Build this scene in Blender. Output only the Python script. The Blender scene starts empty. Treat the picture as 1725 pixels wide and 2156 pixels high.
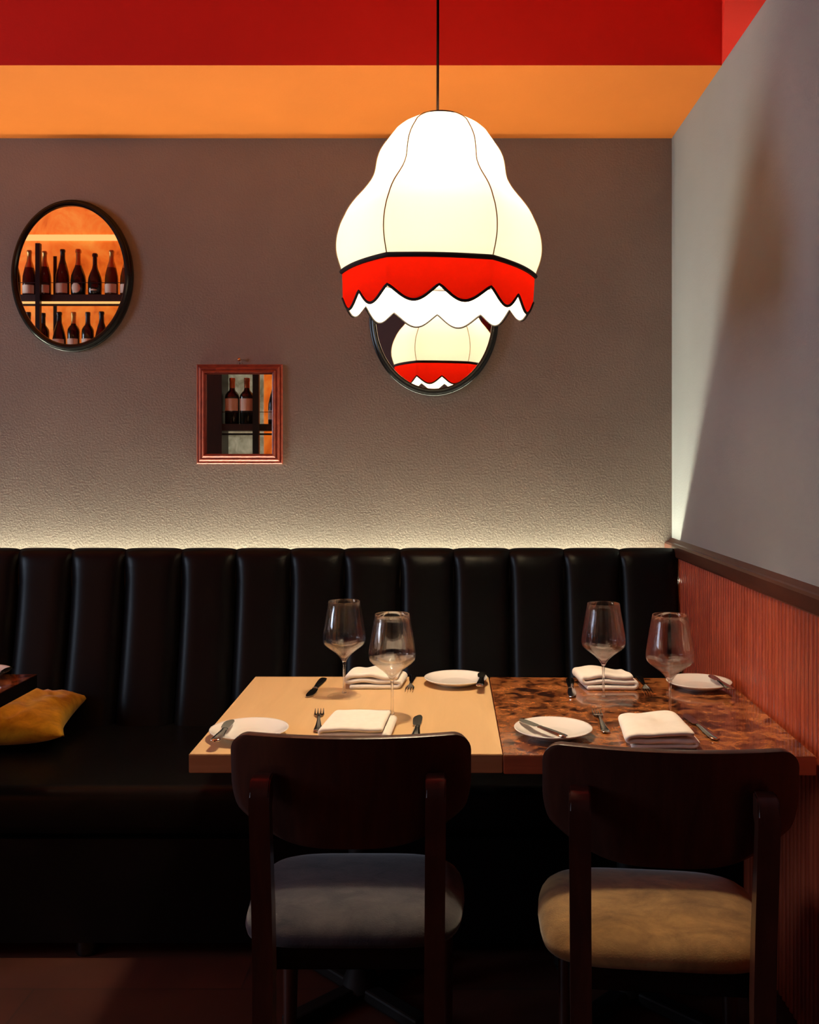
import bpy, bmesh, math, random
from mathutils import Vector, Matrix, noise

# ------------------------------------------------------------ camera, light
SC = bpy.context.scene
COL = SC.collection
F, CX, CY, CZ = 2000.0, 945.0, 975.0, 1.395       # pixels, pixels, camera height
cam_d = bpy.data.cameras.new('camera')
cam = bpy.data.objects.new('camera', cam_d); COL.objects.link(cam)
cam.location = (0, 0, CZ); cam.rotation_euler = (math.pi/2, 0, 0)
cam_d.sensor_fit = 'HORIZONTAL'; cam_d.sensor_width = 36
cam_d.lens = 36*F/1725
cam_d.shift_x = (862.5-CX)/1725
cam_d.shift_y = (CY-1078)/1725
cam_d.clip_start = 0.05
SC.camera = cam
SC.view_settings.view_transform = 'Standard'
SC.view_settings.look = 'None'
SC.view_settings.gamma = 1
SC.view_settings.use_curve_mapping = False
SC.view_settings.exposure = 0.0

BULB_E = 760.0           # the pendant's bulb
DAY_W = 80.0             # daylight in the left window
LED_E = 205.0              # strip behind the banquette
RACK_E = 1.5             # strips in the wine rack
DOWN_W = 10.0            # ceiling downlights in the room behind

w = bpy.data.worlds.new('world'); SC.world = w; w.use_nodes = True
w.node_tree.nodes['Background'].inputs[0].default_value = (0.30, 0.36, 0.5, 1)
w.node_tree.nodes['Background'].inputs[1].default_value = 0.35

def area_light(name, loc, rot, sx, sy, power, color):
    d = bpy.data.lights.new(name, 'AREA'); d.shape = 'RECTANGLE'
    d.size = sx; d.size_y = sy; d.energy = power; d.color = color
    o = bpy.data.objects.new(name, d); COL.objects.link(o)
    o.location = loc; o.rotation_euler = rot
    return o
WL = -4.2                # left wall
WIN = (0.75, 1.95, 1.20, 2.65)   # window: y0, y1, z0, z1
area_light('daylight', (WL-0.16, (WIN[0]+WIN[1])/2, (WIN[2]+WIN[3])/2), (0, -math.pi/2, 0),
           WIN[3]-WIN[2]-0.08, WIN[1]-WIN[0]-0.08, DAY_W, (0.66, 0.79, 1.0))

# ------------------------------------------------------------ helpers
def s2l(c):
    c /= 255.0
    return c/12.92 if c <= 0.04045 else ((c+0.055)/1.055)**2.4
def rgb(r, g, b): return (s2l(r), s2l(g), s2l(b), 1)

class NT:
    def __init__(s, name):
        s.m = bpy.data.materials.new(name); s.m.use_nodes = True
        s.t = s.m.node_tree; s.b = s.t.nodes['Principled BSDF']
        s.out = s.t.nodes['Material Output']
    def n(s, kind, **kw):
        nd = s.t.nodes.new(kind)
        for k, v in kw.items():
            if k in nd.inputs: nd.inputs[k].default_value = v
            else: setattr(nd, k, v)
        return nd
    def l(s, a, b): s.t.links.new(a, b)
    def coord(s, scale=(1,1,1), which='Object'):
        tc = s.n('ShaderNodeTexCoord'); mp = s.n('ShaderNodeMapping')
        mp.inputs['Scale'].default_value = scale
        s.l(tc.outputs[which], mp.inputs[0]); return mp.outputs[0]
    def noise(s, vec, scale, detail=4, rough=.5, dist=0):
        nd = s.n('ShaderNodeTexNoise', Scale=scale, Detail=detail, Roughness=rough, Distortion=dist)
        s.l(vec, nd.inputs['Vector']); return nd.outputs['Fac']
    def ramp(s, fac, stops):
        r = s.n('ShaderNodeValToRGB'); e = r.color_ramp.elements
        while len(e) < len(stops): e.new(0.5)
        for i, (p, c) in enumerate(stops): e[i].position = p; e[i].color = c
        s.l(fac, r.inputs[0]); return r.outputs[0]
    def schlick(s, f0=.02, k=.25):
        lw = s.n('ShaderNodeLayerWeight', Blend=.5); p = s.n('ShaderNodeMath', operation='POWER'); p.inputs[1].default_value = 5
        s.l(lw.outputs['Facing'], p.inputs[0]); m = s.n('ShaderNodeMath', operation='MULTIPLY_ADD')
        s.l(p.outputs[0], m.inputs[0]); m.inputs[1].default_value = k; m.inputs[2].default_value = f0
        return m.outputs[0]
    def bump(s, h, strength=.3, dist=.002):
        b = s.n('ShaderNodeBump', Strength=strength, Distance=dist)
        s.l(h, b.inputs['Height']); s.l(b.outputs[0], s.b.inputs['Normal'])

def plain(name, col, rough=.5, metal=0, spec=.5, coat=0, sheen=0, vary=.0):
    t = NT(name); p = t.b
    p.inputs['Roughness'].default_value = rough; p.inputs['Metallic'].default_value = metal
    p.inputs['Specular IOR Level'].default_value = spec
    p.inputs['Coat Weight'].default_value = coat; p.inputs['Sheen Weight'].default_value = sheen
    v = t.coord(); f = t.noise(v, 9, 3)
    a = tuple(c*(1-vary) for c in col[:3])+(1,); b = tuple(min(1, c*(1+vary)) for c in col[:3])+(1,)
    t.l(t.ramp(f, [(.3, a), (.7, b)]), p.inputs['Base Color'])
    return t.m

def paint(name, col, bump=.25, scale=150, vary=.06, rough=.75):
    t = NT(name); v = t.coord(which='Object')
    f = t.noise(v, 2.2, 4)
    a = tuple(c*(1-vary) for c in col[:3])+(1,); b = tuple(c*(1+vary) for c in col[:3])+(1,)
    t.l(t.ramp(f, [(.3, a), (.7, b)]), t.b.inputs['Base Color'])
    t.b.inputs['Roughness'].default_value = rough
    t.b.inputs['Specular IOR Level'].default_value = .25
    t.bump(t.noise(v, scale, 3, .6), bump, .004)
    return t.m

def wood(name, c1, c2, scale=(1, 12, 1), rough=.4, coat=0.0, spec=.4):
    t = NT(name); v = t.coord(scale)
    f = t.noise(v, 6, 6, .6, .6)
    t.l(t.ramp(f, [(.3, c1), (.72, c2)]), t.b.inputs['Base Color'])
    t.b.inputs['Roughness'].default_value = rough; t.b.inputs['Coat Weight'].default_value = coat
    t.b.inputs['Specular IOR Level'].default_value = spec
    t.b.inputs['Coat Roughness'].default_value = .15
    return t.m

def emit(name, col, strength):
    t = NT(name); t.b.inputs['Base Color'].default_value = (0, 0, 0, 1)
    t.b.inputs['Emission Color'].default_value = col
    t.b.inputs['Emission Strength'].default_value = strength
    return t.m

def fabric_shade(name, col, trans, tcol=None, weave=700):
    t = NT(name)
    d = t.n('ShaderNodeBsdfDiffuse'); d.inputs[0].default_value = col
    tr = t.n('ShaderNodeBsdfTranslucent'); tr.inputs[0].default_value = tcol or col
    mx = t.n('ShaderNodeMixShader'); mx.inputs[0].default_value = trans
    t.l(d.outputs[0], mx.inputs[1]); t.l(tr.outputs[0], mx.inputs[2])
    t.l(mx.outputs[0], t.out.inputs[0])
    return t.m

M = {}
M['wall'] = paint('grey_wall_paint', (0.22, 0.178, 0.148, 1), .55, 130, .08)
M['wall_r'] = paint('grey_side_wall_paint', (0.265, 0.27, 0.275, 1), .2, 160)
M['rear'] = paint('pale_wall_paint', (0.24, 0.22, 0.22, 1), .1)
M['orange'] = paint('orange_paint', (0.62, 0.16, 0.022, 1), .12)
M['red'] = paint('red_paint', (0.64, 0.018, 0.008, 1), .12)
M['leather'] = NT('black_leather').m
t = NT('leather_black'); v = t.coord(); t.b.inputs['Base Color'].default_value = (0.003, 0.003, 0.0034, 1)
t.b.inputs['Roughness'].default_value = .34; t.b.inputs['Specular IOR Level'].default_value = .12
t.bump(t.noise(v, 420, 2), .15, .001); M['leather'] = t.m
M['darkwood'] = wood('dark_walnut', (0.028, 0.0095, 0.0065, 1), (0.056, 0.0175, 0.011, 1), (8, 8, 1), .3, .2)
M['railwood'] = wood('rail_wood', (0.05, 0.015, 0.010, 1), (0.085, 0.025, 0.014, 1), (6, .7, 6), .35, .1)
M['flute'] = wood('fluted_mahogany', (0.26, 0.036, 0.014, 1), (0.44, 0.085, 0.034, 1), (7, 7, .5), .33, .1)
M['maple'] = wood('pale_maple', (0.60, 0.38, 0.18, 1), (0.69, 0.45, 0.22, 1), (2.5, .35, 1), .38, .1)
M['maple_edge'] = wood('maple_edge_band', (0.34, 0.15, 0.06, 1), (0.42, 0.20, 0.085, 1), (1, 6, 12), .4)
M['marble_edge'] = wood('mahogany_edge_band', (0.30, 0.075, 0.03, 1), (0.42, 0.11, 0.045, 1), (1, 6, 12), .4)
M['frame_red'] = wood('mahogany_frame', (0.16, 0.022, 0.012, 1), (0.30, 0.05, 0.022, 1), (5, 5, 5), .45, 0)
M['black'] = plain('black_lacquer', (0.005, 0.004, 0.004, 1), .22, spec=.25)
M['rackwood'] = wood('stained_rack_wood', (0.015, 0.005, 0.003, 1), (0.035, 0.010, 0.006, 1), (8, 8, 1), .45)
M['blackmetal'] = plain('black_metal', (0.008, 0.008, 0.008, 1), .35, .3)
M['iron'] = plain('black_cast_iron', (0.005, 0.005, 0.005, 1), .6, 0, .2)
M['steel'] = plain('polished_steel', (0.62, 0.60, 0.57, 1), .13, 1.0)
M['brass'] = plain('brass', (0.75, 0.42, 0.18, 1), .25, 1.0)
M['china'] = plain('glazed_white_china', (0.80, 0.76, 0.70, 1), .18, coat=.5)
M['mirror'] = plain('silvered_mirror', (0.86, 0.84, 0.80, 1), .012, 1.0)
M['trim'] = plain('black_fabric_trim', (0.008, 0.005, 0.005, 1), .8)
M['seam'] = fabric_shade('tan_seam', (0.60, 0.42, 0.20, 1), .10, (0.40, 0.26, 0.11, 1))
M['cord'] = plain('dark_brown_cord', (0.008, 0.003, 0.002, 1), .9, spec=.05)
M['shade'] = fabric_shade('cream_shade_fabric', (0.60, 0.58, 0.50, 1), .12, (0.42, 0.41, 0.36, 1))
M['lining'] = fabric_shade('white_lining', (0.60, 0.58, 0.52, 1), .3, (0.7, 0.68, 0.6, 1))
M['redband'] = fabric_shade('red_shade_fabric', (0.50, 0.010, 0.004, 1), .30, (0.60, 0.010, 0.002, 1))
M['sock'] = plain('lamp_socket', (0.5, 0.4, 0.2, 1), .4, .8)
M['led'] = emit('led_strip', (0.94, 0.95, 0.70, 1), LED_E)
M['rack_led'] = emit('rack_light', (1.0, 0.46, 0.15, 1), RACK_E)
M['downlight'] = emit('warm_downlight', (1.0, 0.66, 0.36, 1), 14)
M['bulb'] = emit('bulb_glass', (1.0, 0.82, 0.58, 1), BULB_E)

def velvet(name, c1, c2, scale=14):
    t = NT(name); v = t.coord((1, 1.6, 1))
    f = t.noise(v, scale, 6, .65, .4)
    t.l(t.ramp(f, [(.32, c1), (.68, c2)]), t.b.inputs['Base Color'])
    t.b.inputs['Roughness'].default_value = .85; t.b.inputs['Sheen Weight'].default_value = .22
    t.b.inputs['Sheen Roughness'].default_value = .4
    t.b.inputs['Specular IOR Level'].default_value = .15
    t.bump(t.noise(v, 260, 2), .25, .002)
    return t.m
M['seat_grey'] = velvet('slate_velvet', (0.020, 0.019, 0.024, 1), (0.056, 0.050, 0.052, 1))
M['seat_tan'] = velvet('ochre_velvet', (0.11, 0.06, 0.022, 1), (0.28, 0.165, 0.06, 1), 9)
M['mustard'] = velvet('mustard_velvet', (0.42, 0.22, 0.012, 1), (0.92, 0.58, 0.045, 1), 9)

t = NT('white_cotton'); v = t.coord(); f = t.noise(v, 60, 3)
t.l(t.ramp(f, [(.2, (0.76, 0.70, 0.60, 1)), (.8, (0.83, 0.77, 0.67, 1))]), t.b.inputs['Base Color'])
t.b.inputs['Roughness'].default_value = .9; t.b.inputs['Specular IOR Level'].default_value = .1
t.b.inputs['Sheen Weight'].default_value = .2; t.bump(t.noise(v, 500, 2), .3, .001); M['cotton'] = t.m

t = NT('brown_marble'); v = t.coord((1, 1, 1))
f = t.noise(v, 19, 8, .6, .9); f2 = t.noise(v, 60, 6, .7, .4)
mx = t.n('ShaderNodeMath', operation='MULTIPLY_ADD'); t.l(f2, mx.inputs[0]); mx.inputs[1].default_value = .45; t.l(f, mx.inputs[2])
t.l(t.ramp(mx.outputs[0], [(.595, (0.022, 0.007, 0.005, 1)), (.65, (0.10, 0.027, 0.009, 1)),
    (.71, (0.22, 0.068, 0.019, 1)), (.86, (0.38, 0.135, 0.04, 1))]), t.b.inputs['Base Color'])
t.b.inputs['Roughness'].default_value = .14; t.b.inputs['Coat Weight'].default_value = .3; M['marble'] = t.m

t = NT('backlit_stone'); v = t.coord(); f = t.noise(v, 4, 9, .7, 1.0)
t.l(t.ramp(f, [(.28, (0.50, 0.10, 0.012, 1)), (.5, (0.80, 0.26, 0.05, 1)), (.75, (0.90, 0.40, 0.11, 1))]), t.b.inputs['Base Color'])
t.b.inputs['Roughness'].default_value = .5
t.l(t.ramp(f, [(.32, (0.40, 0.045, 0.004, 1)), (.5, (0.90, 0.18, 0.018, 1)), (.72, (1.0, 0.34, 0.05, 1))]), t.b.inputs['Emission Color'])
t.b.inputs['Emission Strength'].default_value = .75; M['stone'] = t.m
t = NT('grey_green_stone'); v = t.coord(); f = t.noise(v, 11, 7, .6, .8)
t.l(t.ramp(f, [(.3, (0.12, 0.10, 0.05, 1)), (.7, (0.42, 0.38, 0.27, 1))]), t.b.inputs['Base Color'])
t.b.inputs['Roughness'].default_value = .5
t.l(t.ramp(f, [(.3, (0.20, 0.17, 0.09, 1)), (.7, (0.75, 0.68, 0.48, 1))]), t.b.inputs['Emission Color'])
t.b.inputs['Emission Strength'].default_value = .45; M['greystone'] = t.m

t = NT('dark_floor_boards'); v = t.coord((1, 1, 1))
br = t.n('ShaderNodeTexBrick', Scale=1.0); t.l(v, br.inputs['Vector'])
br.inputs['Brick Width'].default_value = 1.1; br.inputs['Row Height'].default_value = .42
br.inputs['Mortar Size'].default_value = .003
br.inputs['Color1'].default_value = (0.072, 0.019, 0.009, 1); br.inputs['Color2'].default_value = (0.045, 0.012, 0.006, 1)
br.inputs['Mortar'].default_value = (0.03, 0.01, 0.006, 1)
mm = t.n('ShaderNodeMix', data_type='RGBA', blend_type='MULTIPLY'); mm.inputs['Factor'].default_value = .5
t.l(br.outputs[0], mm.inputs['A']); t.l(t.ramp(t.noise(v, 7, 6), [(.3, (.5, .5, .5, 1)), (.7, (1, 1, 1, 1))]), mm.inputs['B'])
t.l(mm.outputs['Result'], t.b.inputs['Base Color']); t.b.inputs['Roughness'].default_value = .55; M['floor'] = t.m

t = NT('clear_glass'); t.b.inputs['Base Color'].default_value = (1, 1, 1, 1)
t.b.inputs['Roughness'].default_value = 0; t.b.inputs['IOR'].default_value = 1.5
t.b.inputs['Transmission Weight'].default_value = 1
tr = t.n('ShaderNodeBsdfTransparent'); mx = t.n('ShaderNodeMixShader'); mx.inputs[0].default_value = .42
t.l(tr.outputs[0], mx.inputs[1]); t.l(t.b.outputs[0], mx.inputs[2]); t.l(mx.outputs[0], t.out.inputs[0]); M['glass'] = t.m
t = NT('thin_glass'); g = t.n('ShaderNodeBsdfGlossy'); g.inputs['Roughness'].default_value = .01
tr = t.n('ShaderNodeBsdfTransparent'); tr.inputs[0].default_value = (1, 1, 1, 1); mx = t.n('ShaderNodeMixShader'); fr = t.schlick()
t.l(fr, mx.inputs[0]); t.l(tr.outputs[0], mx.inputs[1]); t.l(g.outputs[0], mx.inputs[2])
t.l(mx.outputs[0], t.out.inputs[0]); M['thin'] = t.m
t = NT('window_pane'); g = t.n('ShaderNodeBsdfGlossy'); g.inputs['Roughness'].default_value = .02
tr = t.n('ShaderNodeBsdfTransparent'); mx = t.n('ShaderNodeMixShader'); fr = t.schlick()
t.l(fr, mx.inputs[0]); t.l(tr.outputs[0], mx.inputs[1]); t.l(g.outputs[0], mx.inputs[2])
t.l(mx.outputs[0], t.out.inputs[0]); M['pane'] = t.m
M['bottle_dark'] = plain('dark_green_bottle_glass', (0.010, 0.010, 0.006, 1), .12, coat=.3)
M['bottle_amber'] = plain('amber_bottle_glass', (0.10, 0.028, 0.006, 1), .12, coat=.3)
M['bottle_rose'] = plain('wine_red_bottle_glass', (0.05, 0.008, 0.005, 1), .12, coat=.3)
M['foil_gold'] = plain('gold_foil', (0.55, 0.28, 0.08, 1), .35, .8)
M['foil_black'] = plain('black_foil', (0.008, 0.006, 0.006, 1), .35)
M['foil_copper'] = plain('copper_foil', (0.55, 0.15, 0.05, 1), .35, .7)
M['paper'] = plain('cream_label_paper', (0.80, 0.62, 0.44, 1), .7)
M['ink'] = plain('label_ink', (0.35, 0.03, 0.015, 1), .7)

def link(name, me, mat, parent=None, loc=None):
    o = bpy.data.objects.new(name, me); COL.objects.link(o)
    if mat is not None and not me.materials: me.materials.append(mat)
    if parent: o.parent = parent
    if loc: o.location = loc
    return o
def obj(name, bm, mat, parent=None, smooth=False, loc=None, auto=None):
    me = bpy.data.meshes.new(name)
    bmesh.ops.recalc_face_normals(bm, faces=bm.faces[:])
    bm.to_mesh(me); bm.free()
    if smooth:
        me.polygons.foreach_set('use_smooth', [True]*len(me.polygons))
        if auto: me.set_sharp_from_angle(angle=math.radians(auto))
    return link(name, me, mat, parent, loc)
def tag(o, label, cat, group=None):
    o['label'] = label; o['category'] = cat
    if group: o['group'] = group
    return o
def thing(name, label, cat, loc=(0,0,0), rz=0, group=None):
    o = bpy.data.objects.new(name, None); COL.objects.link(o)
    o.empty_display_size = .05
    o.location = loc; o.rotation_euler = (0, 0, rz)
    return tag(o, label, cat, group)
def dup(root, loc, rz=0, label=None, group=None):
    r = root.copy(); COL.objects.link(r); r.location = loc; r.rotation_euler = (0, 0, rz)
    if label: r['label'] = label
    if group: r['group'] = group
    for ch in list(root.children):
        c = ch.copy(); COL.objects.link(c); c.parent = r
        for g in list(ch.children):
            d = g.copy(); COL.objects.link(d); d.parent = c
    return r
def struct(o): o['kind'] = 'structure'; return o

def box(bm, x0, x1, y0, y1, z0, z1, bev=0, seg=2):
    r = bmesh.ops.create_cube(bm, size=1)
    vs = r['verts']
    for v in vs:
        v.co = Vector(((x0+x1)/2+v.co.x*(x1-x0), (y0+y1)/2+v.co.y*(y1-y0), (z0+z1)/2+v.co.z*(z1-z0)))
    if bev:
        es = list({e for v in vs for e in v.link_edges})
        bmesh.ops.bevel(bm, geom=es, offset=bev, segments=seg, profile=.5, affect='EDGES')
    return bm
def bx(x0, x1, y0, y1, z0, z1, bev=0, seg=2): return box(bmesh.new(), x0, x1, y0, y1, z0, z1, bev, seg)
def lathe(prof, seg=32, bm=None, cap=True, closed=False):
    bm = bm or bmesh.new(); rings = []
    for r, z in prof:
        if r < 1e-6: rings.append([bm.verts.new((0, 0, z))])
        else: rings.append([bm.verts.new((r*math.cos(2*math.pi*i/seg), r*math.sin(2*math.pi*i/seg), z)) for i in range(seg)])
    pairs = list(zip(rings, rings[1:]))
    if closed: pairs.append((rings[-1], rings[0]))
    for a, b in pairs:
        for i in range(seg):
            j = (i+1) % seg
            if len(a) == 1 and len(b) == 1: continue
            if len(a) == 1: bm.faces.new((a[0], b[i], b[j]))
            elif len(b) == 1: bm.faces.new((a[i], a[j], b[0]))
            else: bm.faces.new((a[i], a[j], b[j], b[i]))
    return bm
def tube(pts, r, seg=8, closed=False, bm=None, ry=None):
    bm = bm or bmesh.new(); n = len(pts); pts = [Vector(p) for p in pts]; rings = []
    rr = r if isinstance(r, (list, tuple)) else [r]*n
    up = Vector((0, 0, 1)); prev = None
    for i in range(n):
        a = pts[(i-1) % n] if (closed or i > 0) else pts[i]
        b = pts[(i+1) % n] if (closed or i < n-1) else pts[i]
        d = (b-a).normalized()
        if prev is None:
            ref = up if abs(d.z) < .9 else Vector((0, 1, 0))
            s = d.cross(ref).normalized()
        else:
            s = (prev - d*prev.dot(d)).normalized()
        prev = s; u = s.cross(d).normalized()
        rings.append([bm.verts.new(pts[i]+s*rr[i]*math.cos(2*math.pi*k/seg)+u*(ry or 1)*rr[i]*math.sin(2*math.pi*k/seg)) for k in range(seg)])
    m = n if closed else n-1
    for i in range(m):
        a, b = rings[i], rings[(i+1) % n]
        for k in range(seg):
            bm.faces.new((a[k], a[(k+1) % seg], b[(k+1) % seg], b[k]))
    if not closed:
        bm.faces.new(rings[0]); bm.faces.new(rings[-1])
    return bm
def prism(outline, x0, x1, axis='x', bm=None):
    """outline of (a, b) points extruded along an axis"""
    bm = bm or bmesh.new()
    f = {'x': lambda a, b, t: (t, a, b), 'y': lambda a, b, t: (a, t, b), 'z': lambda a, b, t: (a, b, t)}[axis]
    A = [bm.verts.new(f(a, b, x0)) for a, b in outline]; B = [bm.verts.new(f(a, b, x1)) for a, b in outline]
    n = len(A)
    for i in range(n): bm.faces.new((A[i], A[(i+1) % n], B[(i+1) % n], B[i]))
    bm.faces.new(A); bm.faces.new(B[::-1])
    return bm
def px(x, y, z=.75):
    """where the sight line through a photo pixel meets height z"""
    Y = (CZ-z)*F/(y-CY); return ((x-CX)*Y/F, Y)

# ------------------------------------------------------------ room
YW, XW, ZS = 3.60, 0.846, 2.626      # back wall, right wall, soffit underside
ZC, YR = 3.25, -2.8
YF = 2.94                            # front of the soffit
struct(obj('floor', bx(WL-.1, XW+.12, YR-.1, YW+.12, -.1, 0), M['floor']))
struct(obj('ceiling', bx(WL-.1, XW+.12, YR-.1, YW+.12, ZC, ZC+.1), M['red']))
struct(obj('wall_back', bx(WL-.1, XW+.12, YW, YW+.12, 0, ZC), M['wall']))
struct(obj('wall_right', bx(XW, XW+.12, YR, YW, 0, ZC), M['wall_r']))
struct(obj('wall_rear', bx(WL-.1, XW+.12, YR-.12, YR, 0, ZC), M['rear']))
b = bmesh.new()
y0, y1, z0, z1 = WIN
box(b, WL-.12, WL, YR, y0, 0, ZC); box(b, WL-.12, WL, y1, YW, 0, ZC)
box(b, WL-.12, WL, y0, y1, 0, z0); box(b, WL-.12, WL, y0, y1, z1, ZC)
struct(obj('wall_left', b, M['rear']))
b = bmesh.new()
for a in ((y0, y0+.05), ((y0+y1)/2-.02, (y0+y1)/2+.02), (y1-.05, y1)): box(b, WL-.09, WL-.03, a[0], a[1], z0, z1)
for a in ((z0, z0+.05), (z1-.05, z1), (z0+.85, z0+.89)): box(b, WL-.088, WL-.032, y0, y1, a[0], a[1])
wf = struct(obj('window_1', b, M['black']))
obj('pane', bx(WL-.063, WL-.057, y0+.02, y1-.02, z0+.02, z1-.02), M['pane'], wf)
# boxed-in soffit along the back wall, orange below and red in front
b = bx(WL, XW, YF, YW, ZS, ZC)
o = struct(obj('trim_1', b, M['red'])); o.data.materials.append(M['orange'])
for p in o.data.polygons:
    if p.normal.z < -.9: p.material_index = 1
# tapered soffit along the right wall
b = prism([(XW, YF), (.728, 2.50), (.60, 2.0), (.35, 1.0), (.35, YR), (XW, YR)], ZS+.002, ZC, 'z')
struct(obj('trim_2', b, M['red']))

# fluted wainscot on the right wall with its rail
XP = XW-.009
b = bmesh.new(); box(b, XP, XW, YR, YW, 0.0, 1.06)
pitch = .0255; n = int((YW-(-.3))/pitch)
for i in range(n):
    yc = YW-.013-i*pitch; R = .0112
    pts = [(yc-R, XP+.001)]+[(yc-R*math.cos(math.pi*k/7), XP-R*.62*math.sin(math.pi*k/7)) for k in range(8)]+[(yc+R, XP+.001)]
    ring0 = [b.verts.new((p[1], p[0], .06)) for p in pts]; ring1 = [b.verts.new((p[1], p[0], 1.057)) for p in pts]
    for k in range(len(pts)-1): b.faces.new((ring0[k], ring0[k+1], ring1[k+1], ring1[k]))
struct(obj('trim_3', b, M['flute'], smooth=True, auto=50))
prof = [(XW, 1.052), (XP-.014, 1.052), (XP-.019, 1.057), (XP-.019, 1.092), (XP-.014, 1.099), (XP-.006, 1.101), (XW, 1.112)]
b = bmesh.new()
A = [b.verts.new((p[0], YR, p[1])) for p in prof]; B = [b.verts.new((p[0], YW, p[1])) for p in prof]
for i in range(len(A)): b.faces.new((A[i], A[(i+1) % len(A)], B[(i+1) % len(A)], B[i]))
b.faces.new(A); b.faces.new(B[::-1])
struct(obj('trim_4', b, M['railwood']))
struct(obj('baseboard_right', bx(XP-.012, XP-.001, YR, YW, 0, .06), M['railwood']))

# ------------------------------------------------------------ banquette
XR = XP-.008                     # right end of the bench
ban = thing('banquette', 'long black leather banquette with channelled back along the wall', 'bench', (-1.4, 3.1, 0))
BO = Vector((-1.4, 3.1, 0))
def bobj(name, bm, mat, **k):
    bm.transform(Matrix.Translation(-BO)); return obj(name, bm, mat, ban, **k)
YB = 3.50; ZT = 1.082
seams = [1427, 1305, 1187, 1073, 955, 843, 725, 612, 497, 383, 264, 152, 40, -72]
sx = [(p-CX)*3.44/F for p in seams]; sx[0] = XR
while sx[-1] > -3.6: sx.append(sx[-1]-.196)
def channel(xa, xb):
    bm = bmesh.new(); NU, NV = 18, 26; g = []
    hw = (xb-xa)/2; xm = (xa+xb)/2
    # the back's profile from the seat up and over the top roll
    path = [(3.30, .46), (3.335, .60), (3.37, .75), (3.395, .88), (3.408, .97), (3.413, 1.02), (3.420, 1.05), (3.432, 1.07), (3.45, 1.08), (3.475, 1.082), (3.495, 1.078), (3.50, 1.06), (3.50, 1.02)]
    for j, (yy, zz) in enumerate(path):
        row = []
        a = path[max(j-1, 0)]; c = path[min(j+1, len(path)-1)]
        tn = Vector((c[0]-a[0], c[1]-a[1])).normalized(); nrm = Vector((-tn.y, tn.x))
        for i in range(NU+1):
            u = -1+2*i/NU
            u = math.copysign(abs(u)**.8, u)
            pinch = max(1-abs(u)**4.5, 0)**.7
            kk = 1 if j < 5 else max(.16, 1-(j-4)*.22)
            off = nrm*(.040*kk*(pinch-1)+.008*(1 if j < 9 else 0))
            row.append(bm.verts.new((xm+u*hw*.999, yy+off.x, zz+off.y)))
        g.append(row)
    for j in range(len(g)-1):
        for i in range(NU): bm.faces.new((g[j][i], g[j][i+1], g[j+1][i+1], g[j+1][i]))
    return bm
for i in range(len(sx)-1):
    bobj('back_channel', channel(sx[i+1], sx[i]), M['leather'], smooth=True)
XL = sx[-1]
bobj('back_frame', bx(XL, XR-.001, 3.435, 3.497, .06, 1.03), M['leather'])
bobj('seat', bx(XL, XR-.001, 2.665, 3.42, .34, .482, .035, 5), M['leather'], smooth=True, auto=40)
bobj('base', bx(XL, XR-.003, 2.672, 3.43, .045, .338), M['leather'])
for xx in (-.9, -1.42, -2.6, .6):
    pass
for xx in (-3.3, -1.03*1, -.2, .7):
    fb = lathe([(0, 0), (.032, 0), (.036, .01), (.034, .046), (0, .046)], 20); fb.transform(Matrix.Translation((xx, 2.715, 0)))
    bobj('foot', fb, M['black'], smooth=True, auto=40)

# LED strip in the gap behind the backrest
tag(obj('light_strip', bx(XL, XR+.004, 3.566, 3.590, .950, .957), M['led']),
    'glowing cool white light strip hidden behind the black banquette back', 'light strip')
tag(obj('strip_channel', bx(XL, XR+.004, 3.503, 3.598, .935, .949), M['blackmetal']),
    'dark ledge in the gap behind the banquette carrying the light strip', 'ledge')

# ------------------------------------------------------------ tables
def table(name, label, corners, top_mat, edge_mat, th=.042, zt=.75, group=None, cat='table'):
    cx = sum(c[0] for c in corners)/4; cy = sum(c[1] for c in corners)/4
    r = thing(name, label, cat, (cx, cy, 0), 0, group)
    b = bmesh.new(); loc = [(c[0]-cx, c[1]-cy) for c in corners]
    A = [b.verts.new((x, y, zt-th)) for x, y in loc]; B = [b.verts.new((x, y, zt)) for x, y in loc]
    b.faces.new(A[::-1]); b.faces.new(B)
    for i in range(4): b.faces.new((A[i], A[(i+1) % 4], B[(i+1) % 4], B[i]))
    bmesh.ops.bevel(b, geom=b.edges[:], offset=.0015, segments=2, affect='EDGES')
    o = obj('tabletop', b, None, r)
    o.data.materials.append(top_mat); o.data.materials.append(edge_mat)
    for p in o.data.polygons: p.material_index = 0 if p.normal.z > .9 else 1
    obj('mounting_plate', bx(-.17, .17, -.17, .17, zt-th-.012, zt-th-.0005, .003), M['iron'], r)
    obj('column', lathe([(0, .03), (.05, .03), (.045, .05), (.032, .08), (.032, zt-th-.03), (.06, zt-th-.0125), (0, zt-th-.0125)], 24), M['iron'], r, smooth=True, auto=40)
    for k in range(4):
        a = math.pi/4+k*math.pi/2; fb = bmesh.new()
        box(fb, .03, .235, -.022, .022, .008, .04, .006)
        fb2 = lathe([(0, 0), (.022, 0), (.022, .008), (0, .009)], 16); fb2.transform(Matrix.Translation((.215, 0, 0)))
        me = bpy.data.meshes.new('t'); fb2.to_mesh(me); fb2.free(); fb.from_mesh(me); bpy.data.meshes.remove(me)
        fb.transform(Matrix.Rotation(a, 4, 'Z')); obj('foot', fb, M['iron'], r)
    return r
c1 = [px(397.5, 1588), px(1058.5, 1588), px(1028.5, 1425), px(537.5, 1424.5)]
table('dining_table', 'square dining table with pale maple top, left of the brown marble one', c1, M['maple'], M['maple_edge'], cat='table')
mr = px(1531, 1428.5); mf = px(1716, 1593)
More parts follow.
